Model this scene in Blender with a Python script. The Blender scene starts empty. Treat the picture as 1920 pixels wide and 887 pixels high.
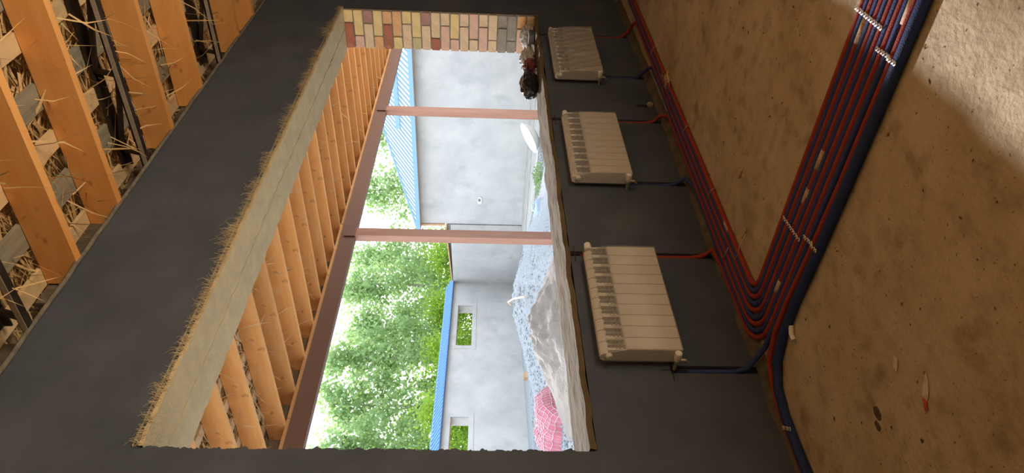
import bpy, bmesh, math, random
from mathutils import Vector, Matrix, noise
random.seed(7)
sc = bpy.context.scene
COL = sc.collection

# ------------------------------------------------------------------ camera
cam_d = bpy.data.cameras.new('camera')
cam = bpy.data.objects.new('camera', cam_d); COL.objects.link(cam)
cam_d.sensor_width = 36.0; cam_d.sensor_fit = 'HORIZONTAL'; cam_d.lens = 24.0
cam_d.clip_start = 0.02; cam_d.clip_end = 300
_ix = Vector((-0.02291, -0.04639, -0.99866)); _iy = Vector((-0.63046, 0.77592, -0.02158)); _fw = Vector((0.77588, 0.62912, -0.04702))
cam.matrix_world = Matrix(((_ix.x, -_iy.x, -_fw.x, 0.0), (_ix.y, -_iy.y, -_fw.y, 0.0), (_ix.z, -_iy.z, -_fw.z, 1.375), (0, 0, 0, 1)))
sc.camera = cam                                   # the phone was held on its side: the picture lies rolled a quarter turn

# ------------------------------------------------------------------ world, sun, exposure
w = bpy.data.worlds.new('sky'); sc.world = w; w.use_nodes = True
nt = w.node_tree; bg = nt.nodes['Background']
tc = nt.nodes.new('ShaderNodeTexCoord'); sp = nt.nodes.new('ShaderNodeSeparateXYZ'); rp = nt.nodes.new('ShaderNodeValToRGB')
nt.links.new(tc.outputs['Generated'], sp.inputs[0]); nt.links.new(sp.outputs['Z'], rp.inputs[0]); nt.links.new(rp.outputs[0], bg.inputs[0])
rp.color_ramp.elements[0].position = 0.0; rp.color_ramp.elements[0].color = (0.95, 0.97, 1.0, 1)
rp.color_ramp.elements[1].position = 0.9; rp.color_ramp.elements[1].color = (0.72, 0.85, 1.0, 1)
bg.inputs[1].default_value = 3.6
sun_d = bpy.data.lights.new('sun', 'SUN'); sun_d.energy = 6.0; sun_d.angle = 0.03; sun_d.color = (0.97, 0.97, 1.0)
sun = bpy.data.objects.new('sun', sun_d); COL.objects.link(sun)
sun.rotation_euler = Vector((-0.60, -1.0, -0.55)).to_track_quat('-Z', 'Y').to_euler()
vs = sc.view_settings
vs.view_transform = 'Standard'; vs.look = 'None'; vs.gamma = 1.0; vs.use_curve_mapping = False; vs.exposure = 0.0
sc.cycles.use_denoising = True
sc.cycles.max_bounces = 10; sc.cycles.diffuse_bounces = 6; sc.cycles.glossy_bounces = 3
sc.cycles.transmission_bounces = 4; sc.cycles.transparent_max_bounces = 12
sc.cycles.sample_clamp_indirect = 6.0
# warm fill light, added unseen behind the camera to brighten the dark room
ar = bpy.data.lights.new('fill_light', 'AREA'); ar.shape = 'RECTANGLE'; ar.size = 1.6; ar.size_y = 1.2
ar.energy = 205.0; ar.color = (1.0, 0.80, 0.56)
aro = bpy.data.objects.new('fill_light', ar); COL.objects.link(aro)
aro.location = (2.2, -1.6, 0.35); aro.rotation_euler = (math.radians(176), 0, 0)
aro.visible_camera = True

# ------------------------------------------------------------------ materials
def mat(name, col, rough=0.8, var=0.0, scale=6.0, bump=0.0, bscale=40.0, col2=None, metal=0.0, stretch=None, rnd=0.0, spec=0.3, detail=6.0, lo=0.35, hi=0.65):
    m = bpy.data.materials.new(name); m.use_nodes = True
    n = m.node_tree; b = n.nodes['Principled BSDF']
    b.inputs['Roughness'].default_value = rough; b.inputs['Metallic'].default_value = metal
    b.inputs['Specular IOR Level'].default_value = spec
    b.inputs['Base Color'].default_value = (*col, 1)
    tcx = n.nodes.new('ShaderNodeTexCoord'); mp = n.nodes.new('ShaderNodeMapping')
    n.links.new(tcx.outputs['Object'], mp.inputs[0])
    if stretch: mp.inputs['Scale'].default_value = stretch
    out = None
    if col2 is None and var: col2 = tuple(c * (1 - var) for c in col)
    if col2:
        nz = n.nodes.new('ShaderNodeTexNoise'); nz.inputs['Scale'].default_value = scale; nz.inputs['Detail'].default_value = detail; nz.inputs['Roughness'].default_value = 0.65
        n.links.new(mp.outputs[0], nz.inputs['Vector'])
        r = n.nodes.new('ShaderNodeValToRGB'); r.color_ramp.elements[0].position = lo; r.color_ramp.elements[1].position = hi
        r.color_ramp.elements[0].color = (*col2, 1); r.color_ramp.elements[1].color = (*col, 1)
        n.links.new(nz.outputs[0], r.inputs[0]); out = r.outputs[0]
    if rnd:
        oi = n.nodes.new('ShaderNodeObjectInfo'); mr = n.nodes.new('ShaderNodeMapRange')
        mr.inputs[3].default_value = 1 - rnd; mr.inputs[4].default_value = 1 + rnd
        n.links.new(oi.outputs['Random'], mr.inputs[0])
        mx = n.nodes.new('ShaderNodeMix'); mx.data_type = 'RGBA'; mx.blend_type = 'MULTIPLY'; mx.inputs[0].default_value = 1
        if out: n.links.new(out, mx.inputs[6])
        else: mx.inputs[6].default_value = (*col, 1)
        n.links.new(mr.outputs[0], mx.inputs[7]); out = mx.outputs[2]
    if out: n.links.new(out, b.inputs['Base Color'])
    if bump:
        nb = n.nodes.new('ShaderNodeTexNoise'); nb.inputs['Scale'].default_value = bscale; nb.inputs['Detail'].default_value = 5
        n.links.new(mp.outputs[0], nb.inputs['Vector'])
        bp = n.nodes.new('ShaderNodeBump'); bp.inputs['Strength'].default_value = bump; bp.inputs['Distance'].default_value = 0.02
        n.links.new(nb.outputs[0], bp.inputs['Height']); n.links.new(bp.outputs[0], b.inputs['Normal'])
    return m

def layer(m, col, scale, lo, hi, detail=4.0, fac=1.0, stretch=None, seed=0.0):
    """mix one more colour into a material where a noise is high (stains, dust, pits)"""
    n = m.node_tree; b = n.nodes['Principled BSDF']; tcx = [q for q in n.nodes if q.type == 'TEX_COORD'][0]
    mp = n.nodes.new('ShaderNodeMapping'); mp.inputs['Location'].default_value = (seed, seed * 1.7, seed * .6)
    if stretch: mp.inputs['Scale'].default_value = stretch
    n.links.new(tcx.outputs['Object'], mp.inputs[0])
    nz = n.nodes.new('ShaderNodeTexNoise'); nz.inputs['Scale'].default_value = scale; nz.inputs['Detail'].default_value = detail
    n.links.new(mp.outputs[0], nz.inputs['Vector'])
    mr = n.nodes.new('ShaderNodeMapRange'); mr.inputs[1].default_value = lo; mr.inputs[2].default_value = hi; mr.inputs[3].default_value = 0; mr.inputs[4].default_value = fac
    n.links.new(nz.outputs[0], mr.inputs[0])
    mx = n.nodes.new('ShaderNodeMix'); mx.data_type = 'RGBA'
    n.links.new(mr.outputs[0], mx.inputs[0])
    ln = b.inputs['Base Color'].links
    if ln: n.links.new(ln[0].from_socket, mx.inputs[6])
    else: mx.inputs[6].default_value = b.inputs['Base Color'].default_value
    mx.inputs[7].default_value = (*col, 1)
    n.links.new(mx.outputs[2], b.inputs['Base Color'])
    return m

M = {}
M['wall'] = layer(mat('dark_plaster', (0.092, 0.110, 0.145), 0.85, scale=2.2, col2=(0.066, 0.080, 0.108), bump=0.12, bscale=60), (0.14, 0.145, 0.165), 1.3, 0.6, 0.8, fac=0.5, seed=4)
M['outwall'] = layer(mat('grey_render', (0.50, 0.49, 0.47), 0.9, scale=0.9, col2=(0.40, 0.395, 0.385), bump=0.1, bscale=20), (0.33, 0.33, 0.325), 1.6, 0.56, 0.72, fac=0.55, seed=9)
M['floor'] = layer(layer(layer(mat('earthy_concrete', (0.60, 0.49, 0.34), 0.9, scale=2.6, col2=(0.46, 0.36, 0.23), bump=0.35, bscale=45, detail=9), (0.20, 0.15, 0.09), 5.0, 0.60, 0.72, fac=0.6, seed=2), (0.08, 0.06, 0.04), 26.0, 0.70, 0.74, detail=2, seed=5), (0.66, 0.60, 0.50), 1.4, 0.58, 0.75, fac=0.5, seed=8)
M['floor'] = layer(layer(layer(M['floor'], (0.27, 0.20, 0.115), 11.0, 0.50, 0.68, detail=9, fac=0.42, seed=13), (0.10, 0.075, 0.045), 55.0, 0.66, 0.72, detail=3, fac=0.8, seed=17), (0.24, 0.18, 0.11), 2.4, 0.60, 0.66, detail=12, fac=0.35, stretch=(1, 1.6, 1), seed=21)
M['mortar'] = mat('sandy_mortar', (0.70, 0.59, 0.36), 0.95, scale=9, col2=(0.58, 0.49, 0.32), bump=0.5, bscale=60)
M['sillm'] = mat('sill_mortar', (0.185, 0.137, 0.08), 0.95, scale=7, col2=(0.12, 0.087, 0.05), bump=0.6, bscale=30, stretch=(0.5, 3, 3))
M['joint'] = mat('joint_mortar', (0.30, 0.27, 0.22), 0.95, scale=14, col2=(0.2, 0.18, 0.15), bump=0.5)
M['rafter'] = layer(mat('rafter_pine', (0.90, 0.47, 0.17), 0.65, scale=2.5, col2=(0.83, 0.39, 0.12), stretch=(6, 0.7, 6), rnd=0.12, bump=0.06), (0.36, 0.15, 0.05), 7.0, 0.68, 0.76, detail=1, fac=0.7, stretch=(3, 1.2, 2), seed=3)
M['batten'] = mat('batten_pine', (0.78, 0.60, 0.36), 0.75, scale=3, col2=(0.66, 0.48, 0.27), stretch=(0.7, 6, 6), rnd=0.1)
M['batten_old'] = mat('weathered_board', (0.36, 0.34, 0.27), 0.85, scale=3, col2=(0.24, 0.22, 0.17), stretch=(0.7, 8, 8), rnd=0.15)
M['straw'] = mat('dry_reed', (0.82, 0.60, 0.32), 0.7, scale=5, col2=(0.56, 0.38, 0.18), rnd=0.1)
M['straw_back'] = mat('packed_straw', (0.66, 0.47, 0.24), 0.9, scale=9, col2=(0.36, 0.23, 0.11), stretch=(5, 1, 5), bump=0.8, bscale=30)
M['mud'] = mat('dry_mud', (0.17, 0.14, 0.11), 0.95, scale=12, col2=(0.09, 0.075, 0.06), bump=0.8, bscale=30)
M['steel'] = mat('dark_steel', (0.060, 0.045, 0.035), 0.55, scale=8, col2=(0.03, 0.022, 0.018), metal=0.3)
M['steel_edge'] = mat('dusty_steel', (0.42, 0.38, 0.33), 0.7, scale=8, col2=(0.3, 0.26, 0.22))
M['beam'] = mat('brown_primer', (0.22, 0.125, 0.085), 0.5, scale=3, col2=(0.22, 0.12, 0.08), stretch=(0.5, 3, 3))
M['post'] = mat('red_oxide_primer', (0.50, 0.27, 0.185), 0.5, scale=3, col2=(0.42, 0.21, 0.14), stretch=(3, 3, .5))
M['plate'] = mat('plate_timber', (0.78, 0.44, 0.19), 0.7, scale=3, col2=(0.62, 0.32, 0.12), stretch=(0.6, 6, 6), rnd=0.1)
M['rad'] = mat('radiator_enamel', (0.80, 0.775, 0.73), 0.35, spec=0.5)
M['radshade'] = mat('radiator_vent_shade', (0.46, 0.44, 0.42), 0.6)  # white enamel darkened: the shade inside the vents is put into the colour
M['chrome'] = mat('valve_metal', (0.65, 0.6, 0.52), 0.3, metal=0.8)
M['white'] = mat('white_plastic', (0.80, 0.78, 0.74), 0.4)
M['red'] = mat('red_foam_sleeve', (0.40, 0.055, 0.035), 0.75, scale=130, col2=(0.27, 0.035, 0.025), bump=0.3, bscale=200)
M['blue'] = mat('blue_foam_sleeve', (0.045, 0.075, 0.25), 0.75, scale=130, col2=(0.03, 0.05, 0.17), bump=0.3, bscale=200)
M['bluebig'] = layer(mat('thick_blue_sleeve', (0.024, 0.048, 0.17), 0.7, scale=130, col2=(0.017, 0.034, 0.12), bump=0.3, bscale=200), (0.2, 0.3, 0.55), 160, 0.68, 0.72, fac=0.5)
M['tape'] = mat('worn_tape', (0.70, 0.55, 0.36), 0.8, scale=90, col2=(0.45, 0.22, 0.13))
M['strap'] = mat('galvanised_strap', (0.78, 0.75, 0.68), 0.4, metal=0.4)
M['wire'] = mat('tie_wire', (0.6, 0.56, 0.5), 0.45, metal=0.5)
M['roofblue'] = mat('pale_blue_sheet', (0.80, 0.87, 0.92), 0.4, scale=1.5, col2=(0.74, 0.84, 0.91))
M['ribblue'] = mat('rib_blue', (0.13, 0.21, 0.30), 0.5)
M['eave'] = mat('eave_blue', (0.20, 0.34, 0.52), 0.45)
M['coping'] = mat('blue_coping_sheet', (0.055, 0.13, 0.28), 0.6)
M['copingrib'] = mat('coping_rib_blue', (0.15, 0.30, 0.52), 0.6)
M['board'] = mat('edge_board', (0.62, 0.40, 0.24), 0.8, scale=5, col2=(0.4, 0.24, 0.14))
M['apron'] = layer(mat('pale_concrete', (0.37, 0.355, 0.325), 0.95, scale=3, col2=(0.29, 0.275, 0.25), bump=0.3), (0.3, 0.29, 0.26), 5, 0.64, 0.7, fac=0.6)
M['ground'] = layer(mat('gravelly_ground', (0.31, 0.325, 0.34), 0.95, scale=30, col2=(0.22, 0.23, 0.24), bump=0.9, bscale=50), (0.42, 0.435, 0.45), 60, 0.6, 0.66)
M['gravel'] = layer(mat('crushed_stone', (0.31, 0.325, 0.34), 0.95, scale=26, col2=(0.22, 0.23, 0.245), bump=1.0, bscale=40), (0.42, 0.435, 0.45), 60, 0.6, 0.66)
M['stone'] = mat('stone_chips', (0.40, 0.42, 0.44), 0.9, scale=3, col2=(0.24, 0.255, 0.27))
M['sand'] = layer(mat('clayey_sand', (0.25, 0.215, 0.185), 0.95, scale=7, col2=(0.22, 0.185, 0.16), bump=0.9, bscale=22), (0.25, 0.20, 0.17), 8, 0.62, 0.72, fac=0.7, stretch=(1, 1, 3))
M['net'] = mat('red_net', (0.50, 0.12, 0.17), 0.7, scale=7, col2=(0.42, 0.17, 0.21))
M['netline'] = mat('pale_net_cord', (0.62, 0.45, 0.46), 0.8)
M['bitumen'] = mat('bitumen_band', (0.10, 0.105, 0.12), 0.8, scale=6, col2=(0.2, 0.2, 0.21), lo=.45, hi=.6)
M['bark'] = mat('poplar_bark', (0.42, 0.40, 0.33), 0.9, scale=8, col2=(0.25, 0.23, 0.18))
M['bag'] = mat('black_bin_film', (0.018, 0.018, 0.022), 0.22, spec=0.8)
M['clear'] = mat('crumpled_clear_film', (0.62, 0.60, 0.57), 0.2, spec=0.8, scale=20, col2=(0.35, 0.33, 0.3))
M['cloth_red'] = mat('dark_red_wrap', (0.30, 0.07, 0.07), 0.5, scale=9, col2=(0.05, 0.03, 0.03))
M['basin'] = mat('cream_basin', (0.86, 0.84, 0.74), 0.4)
M['rubble'] = mat('speckled_rubble', (0.55, 0.52, 0.47), 0.9, scale=18, col2=(0.38, 0.35, 0.31), bump=.6)
M['paper'] = mat('paper_scrap', (0.72, 0.62, 0.50), 0.8, scale=30, col2=(0.6, 0.5, 0.4))
M['label_red'] = mat('red_print', (0.5, 0.08, 0.05), 0.7)
M['dot'] = mat('damp_stain', (0.07, 0.05, 0.03), 0.95, scale=30, col2=(0.14, 0.10, 0.06))
M['bluebox'] = mat('light_blue_plastic', (0.42, 0.60, 0.85), 0.5)
M['trim'] = mat('grey_bead', (0.24, 0.22, 0.19), 0.9, scale=20, col2=(0.15, 0.135, 0.115), bump=.4)
BR = {'y': (0.84, 0.61, 0.27), 't': (0.80, 0.58, 0.35), 'p': (0.79, 0.50, 0.35), 'r': (0.46, 0.16, 0.09), 'm': (0.46, 0.24, 0.19), 'o': (0.78, 0.44, 0.20), 'g': (0.34, 0.29, 0.22), 'v': (0.60, 0.50, 0.25)}
for k, c in BR.items():
    M['brick_' + k] = layer(mat('fired_brick_' + k, c, 0.9, scale=9, col2=tuple(x * .84 for x in c), bump=0.4, bscale=50), (0.72, 0.56, 0.44), 6, 0.60, 0.68, fac=0.45, seed=ord(k))

def leafmat(name, c, t):
    m = bpy.data.materials.new(name); m.use_nodes = True; n = m.node_tree
    for q in list(n.nodes):
        if q.type != 'OUTPUT_MATERIAL': n.nodes.remove(q)
    o = n.nodes['Material Output']
    tcx = n.nodes.new('ShaderNodeTexCoord'); nz = n.nodes.new('ShaderNodeTexNoise'); nz.inputs['Scale'].default_value = 1.6
    n.links.new(tcx.outputs['Object'], nz.inputs['Vector'])
    r = n.nodes.new('ShaderNodeValToRGB'); r.color_ramp.elements[0].position = .35; r.color_ramp.elements[1].position = .65
    r.color_ramp.elements[0].color = (*[x * .7 for x in c], 1); r.color_ramp.elements[1].color = (*c, 1)
    n.links.new(nz.outputs[0], r.inputs[0])
    d = n.nodes.new('ShaderNodeBsdfDiffuse'); n.links.new(r.outputs[0], d.inputs[0])
    tr = n.nodes.new('ShaderNodeBsdfTranslucent'); tr.inputs[0].default_value = (*t, 1)
    mx = n.nodes.new('ShaderNodeMixShader'); mx.inputs[0].default_value = 0.5
    n.links.new(d.outputs[0], mx.inputs[1]); n.links.new(tr.outputs[0], mx.inputs[2]); n.links.new(mx.outputs[0], o.inputs[0])
    return m
M['leaf'] = leafmat('poplar_leaf', (0.27, 0.40, 0.21), (0.44, 0.60, 0.22))
M['leafy'] = leafmat('bright_bush_leaf', (0.28, 0.42, 0.07), (0.48, 0.68, 0.09))
M['weed'] = leafmat('weed_leaf', (0.25, 0.38, 0.18), (0.30, 0.42, 0.15))

def filmmat(fac, rough):
    m = bpy.data.materials.new('shrink_film'); m.use_nodes = True; n = m.node_tree
    for q in list(n.nodes):
        if q.type != 'OUTPUT_MATERIAL': n.nodes.remove(q)
    o = n.nodes['Material Output']
    t = n.nodes.new('ShaderNodeBsdfTransparent'); g = n.nodes.new('ShaderNodeBsdfGlossy'); g.inputs['Roughness'].default_value = rough
    d = n.nodes.new('ShaderNodeBsdfDiffuse'); d.inputs[0].default_value = (0.8, 0.77, 0.72, 1)
    a = n.nodes.new('ShaderNodeMixShader'); a.inputs[0].default_value = 0.35
    n.links.new(g.outputs[0], a.inputs[1]); n.links.new(d.outputs[0], a.inputs[2])
    b = n.nodes.new('ShaderNodeMixShader'); b.inputs[0].default_value = fac
    n.links.new(t.outputs[0], b.inputs[1]); n.links.new(a.outputs[0], b.inputs[2]); n.links.new(b.outputs[0], o.inputs[0])
    return m
M['film'] = filmmat(0.34, 0.12); M['film_crinkled'] = filmmat(0.62, 0.10)

# ------------------------------------------------------------------ mesh helpers
class MB:
    def __init__(s): s.v = []; s.f = []
    def quad(s, a, b, c, d):
        i = len(s.v); s.v += [tuple(a), tuple(b), tuple(c), tuple(d)]; s.f.append((i, i + 1, i + 2, i + 3)); return s
    def box(s, x0, x1, y0, y1, z0, z1, fn=None):
        i = len(s.v)
        p = [(x0, y0, z0), (x1, y0, z0), (x1, y1, z0), (x0, y1, z0), (x0, y0, z1), (x1, y0, z1), (x1, y1, z1), (x0, y1, z1)]
        s.v += [fn(*q) if fn else q for q in p]
        s.f += [tuple(i + k for k in q) for q in ((0, 3, 2, 1), (4, 5, 6, 7), (0, 1, 5, 4), (1, 2, 6, 5), (2, 3, 7, 6), (3, 0, 4, 7))]
        return s
    def bar(s, a, b, wx, wz, up=(0, 0, 1)):
        a = Vector(a); b = Vector(b); d = (b - a).normalized(); u = Vector(up)
        if abs(d.dot(u)) > .95: u = Vector((1, 0, 0))
        r = d.cross(u).normalized(); u = r.cross(d).normalized(); i = len(s.v)
        for p in (a, b):
            for sx, sz in ((-1, -1), (1, -1), (1, 1), (-1, 1)): s.v.append(tuple(p + r * sx * wx / 2 + u * sz * wz / 2))
        s.f += [tuple(i + k for k in q) for q in ((3, 2, 1, 0), (4, 5, 6, 7), (0, 1, 5, 4), (1, 2, 6, 5), (2, 3, 7, 6), (3, 0, 4, 7))]
        return s
    def tube(s, path, r, n=8, cap=True, rfn=None):
        P = [Vector(p) for p in path]; base = len(s.v); up = None
        for k, p in enumerate(P):
            d = (P[min(k + 1, len(P) - 1)] - P[max(k - 1, 0)]).normalized()
            if up is None:
                up = Vector((0, 0, 1)) if abs(d.z) < .9 else Vector((1, 0, 0))
            x = d.cross(up)
            if x.length < 1e-4: x = d.orthogonal()
            x.normalize(); up = x.cross(d).normalized()
            rr = rfn(k) if rfn else r
            for q in range(n):
                a = 2 * math.pi * q / n; s.v.append(tuple(p + x * math.cos(a) * rr + up * math.sin(a) * rr))
        for k in range(len(P) - 1):
            for q in range(n):
                a = base + k * n + q; b = base + k * n + (q + 1) % n; s.f.append((a, b, b + n, a + n))
        if cap:
            s.f.append(tuple(base + q for q in reversed(range(n)))); e = base + (len(P) - 1) * n; s.f.append(tuple(e + q for q in range(n)))
        return s
    def prism(s, pts, axis, a, b):
        """extrude a closed outline (u,v) along axis 'x','y' or 'z' from a to b"""
        n = len(pts); i = len(s.v)
        def P(u, v, t): return {'x': (t, u, v), 'y': (u, t, v), 'z': (u, v, t)}[axis]
        s.v += [P(u, v, a) for u, v in pts] + [P(u, v, b) for u, v in pts]
        s.f.append(tuple(i + k for k in range(n))); s.f.append(tuple(i + n + k for k in reversed(range(n))))
        for k in range(n): s.f.append((i + k, i + n + k, i + n + (k + 1) % n, i + (k + 1) % n))
        return s
    def grid(s, nu, nv, fn):
        i = len(s.v)
        for a in range(nu + 1):
            for b in range(nv + 1): s.v.append(tuple(fn(a / nu, b / nv)))
        for a in range(nu):
            for b in range(nv):
                k = i + a * (nv + 1) + b; s.f.append((k, k + nv + 1, k + nv + 2, k + 1))
        return s
    def mesh(s, name, m, smooth=False, fix=True):
        me = bpy.data.meshes.new(name); me.from_pydata(s.v, [], s.f); me.materials.append(M[m] if isinstance(m, str) else m)
        if fix and len(s.f) < 60000:
            bm = bmesh.new(); bm.from_mesh(me); bmesh.ops.recalc_face_normals(bm, faces=bm.faces); bm.to_mesh(me); bm.free()
        if smooth:
            me.polygons.foreach_set('use_smooth', [True] * len(me.polygons))
        return me
    def obj(s, name, m, parent=None, smooth=False, fix=True, loc=None):
        return link(name, s.mesh(name, m, smooth, fix), parent, loc)
def link(name, me, parent=None, loc=None):
    o = bpy.data.objects.new(name, me); COL.objects.link(o)
    if parent: o.parent = parent
    if loc: o.location = loc
    return o
def tag(o, label=None, cat=None, group=None, kind=None):
    if label: o['label'] = label
    if cat: o['category'] = cat
    if group: o['group'] = group
    if kind: o['kind'] = kind
    return o
def empty(name, loc, rz=0.0):
    o = bpy.data.objects.new(name, None); COL.objects.link(o); o.location = loc; o.rotation_euler = (0, 0, rz); o.empty_display_size = .1
    return o
def nz(x, y=0.0, z=0.0): return noise.noise(Vector((x, y, z)))
def fnz(x, y=0.0, z=0.0): return noise.fractal(Vector((x, y, z)), 1.0, 2.0, 4)

# generic wall of cells: local u along, v up, front at depth 0, back at depth T
def cellwall(us, vs_, depth, T):
    """depth(u,v)-> None for an opening, else how far the face is recessed"""
    b = MB(); us = sorted(set(us)); vs_ = sorted(set(vs_))
    D = [[depth((us[i] + us[i + 1]) / 2, (vs_[j] + vs_[j + 1]) / 2) for j in range(len(vs_) - 1)] for i in range(len(us) - 1)]
    g = lambda i, j: D[i][j] if 0 <= i < len(us) - 1 and 0 <= j < len(vs_) - 1 else T
    val = lambda d: T if d is None else d
    for i in range(len(us) - 1):
        for j in range(len(vs_) - 1):
            d = D[i][j]
            if d is None: continue
            u0, u1, v0, v1 = us[i], us[i + 1], vs_[j], vs_[j + 1]
            b.quad((u0, d, v0), (u1, d, v0), (u1, d, v1), (u0, d, v1))
            b.quad((u0, T, v0), (u0, T, v1), (u1, T, v1), (u1, T, v0))
            for (ii, jj, p, q) in ((i - 1, j, (u0, v0), (u0, v1)), (i + 1, j, (u1, v1), (u1, v0)), (i, j - 1, (u1, v0), (u0, v0)), (i, j + 1, (u0, v1), (u1, v1))):
                e = val(g(ii, jj))
                if e > d: b.quad((p[0], d, p[1]), (p[0], e, p[1]), (q[0], e, q[1]), (q[0], d, q[1]))
    return b

# ================================================================== SETTING: the room
WX0, WX1 = 1.655, 6.52; WZ0, WZ1 = 0.86, 2.745; WY = 2.5; WT = 0.38
chases = [  # x0, x1, z0, z1, depth
    (2.918, 2.962, 0.0, 0.86, .035), (2.083, 2.128, 0.0, 0.455, .035),
    (4.458, 4.502, 0.0, 0.86, .035), (3.640, 3.685, 0.0, 0.41, .035),
    (6.025, 6.07, 0.0, 0.86, .035), (5.185, 5.235, 0.0, 0.50, .035),
    (4.705, 4.75, 0.05, 0.18, .03), (7.18, 7.24, 0.0, 0.8, .04)]
us = [-2.5, 8.6, WX0, WX1]; vz = [-0.02, 3.5, WZ0, WZ1]
for c in chases: us += [c[0], c[1]]; vz += [c[2], c[3]]
def wd(u, v):
    if WX0 < u < WX1 and WZ0 < v < WZ1: return None
    for c in chases:
        if c[0] < u < c[1] and c[2] < v < c[3]: return c[4]
    return 0.0
wall_front = cellwall(us, vz, wd, WT).obj('wall_front', 'wall', fix=False); wall_front.location = (0, WY, 0)
tag(wall_front, 'dark grey plastered wall with the long window opening', kind='structure')
fl = MB().box(-2.7, 8.8, -3.7, 2.6, -0.15, 0.0).obj('floor', 'floor'); tag(fl, 'dusty brown concrete floor', kind='structure')
wb = MB().box(-2.5, 8.6, -3.75, -3.5, -.02, 3.75).obj('wall_back', 'mortar'); tag(wb, kind='structure')
o = MB().box(-2.75, -2.5, -3.75, 2.88, -.02, 3.75).obj('wall_left', 'mortar'); tag(o, kind='structure')
o = MB().box(8.6, 8.85, -3.75, 2.88, -.02, 3.75).obj('wall_right', 'wall'); tag(o, kind='structure')

# ---- rough plaster round the opening
def parent_keep(o, p):
    o.parent = p; o.matrix_parent_inverse = p.matrix_world.inverted() if p.matrix_world != Matrix() else Matrix.Translation(-p.location); return o
# two precast lintel slabs with the crack between them show under the head
for (ya, yb) in ((2.485, 2.688), (2.70, 2.90)):
    def lf(u, v, ya=ya, yb=yb):
        x = 1.66 + u * 4.86; y = ya + (yb - ya) * v
        e = .006 * fnz(x * 9, y * 9, 1)
        if v in (0, 1): y += .008 * nz(x * 14, ya) + .006 * nz(x * 40, ya)
        return (x, y, WZ1 - .012 + e)
    b = MB().grid(120, 5, lf)
    n0 = len(b.v)
    b.grid(1, 1, lambda u, v: (1.66 + u * 4.86, ya + (yb - ya) * v, WZ1 + .03))
    for k in (0, 1):                                   # edge skirts up into the wall
        yy = ya if k == 0 else yb
        b.grid(120, 1, lambda u, v, yy=yy: (lambda p: (p[0], p[1], p[2] + v * .018))(lf(u, k)))
    o = b.obj('lintel', 'mortar', smooth=True); parent_keep(o, wall_front)
def sillf(u, v):
    x = 1.657 + u * 4.845; y = 2.486 + v * .43
    z = .893 + .010 * fnz(x * 3, y * 10, 3) + .006 * nz(x * 5, y * 60)
    if v <= .001: y += .010 * nz(x * 7, 2) + .008 * nz(x * 23, 5)
    if v >= .999: y += .035 * nz(x * 2.5, 8) + .02 * nz(x * 11, 5); z -= .02
    return (x, y, z)
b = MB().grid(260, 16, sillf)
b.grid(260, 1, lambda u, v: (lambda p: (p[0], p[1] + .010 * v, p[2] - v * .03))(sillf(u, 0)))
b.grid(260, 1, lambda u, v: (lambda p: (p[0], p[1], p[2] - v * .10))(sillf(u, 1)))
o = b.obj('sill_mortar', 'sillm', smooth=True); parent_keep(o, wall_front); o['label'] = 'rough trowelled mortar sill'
# broken mortar edge down the near jamb
pts = []
N = 260
for k in range(N + 1):
    z = 2.76 - k / N * 1.90
    e = .016 * nz(z * 7, 1) + .018 * nz(z * 19, 4) + .012 * nz(z * 45, 9) + .008 * nz(z * 90, 3)
    if z < 1.15: e += .05 * nz(z * 8, 12) * min(1, (1.15 - z) * 5)
    pts.append((WX0 + .004 + e, z))
poly = pts + [(WX0 - .05, .86), (WX0 - .05, 2.76)]
b = MB()
for k in range(N):
    for y0, y1 in ((2.4995, 2.60),):
        a, c = pts[k], pts[k + 1]
        b.quad((WX0 - .05, y0, a[1]), (a[0], y0, a[1]), (c[0], y0, c[1]), (WX0 - .05, y0, c[1]))
        b.quad((a[0], y0, a[1]), (a[0] - .012, y1, a[1]), (c[0] - .012, y1, c[1]), (c[0], y0, c[1]))
        b.quad((a[0] - .012, y1, a[1]), (WX0 - .05, y1, a[1]), (WX0 - .05, y1, c[1]), (c[0] - .012, y1, c[1]))
o = b.obj('jamb_mortar', 'wall', fix=False); parent_keep(o, wall_front)
# loose fibres of the render mesh along the head
b = MB()
for k in range(3000):
    x = random.uniform(1.66, 6.5); L = random.uniform(.012, .04) * random.choice((1, 1, 1.6)) * (.35 + 1.3 * max(0, .45 + nz(x * 3.1, 5) + .5 * nz(x * 9, 2))); z = WZ1 - .012 + random.uniform(-.004, .018)
    a = random.uniform(-1.0, 1.0); dx = math.sin(a) * L; dz = abs(math.cos(a)) * L; y = 2.488 - random.uniform(0, .008)
    wq = .0014
    ex = random.uniform(-.5, .5) * L; b.quad((x, y, z), (x + wq, y, z), (x + dx + wq, y - .006, z + dz), (x + dx, y - .006, z + dz)); b.quad((x + dx, y - .006, z + dz), (x + dx + wq, y - .006, z + dz), (x + dx + ex + wq, y - .004, z + dz * 1.35), (x + dx + ex, y - .004, z + dz * 1.35))
o = b.obj('mesh_fibres', 'mortar', fix=False); tag(o, kind='stuff'); parent_keep(o, wall_front)
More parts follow.
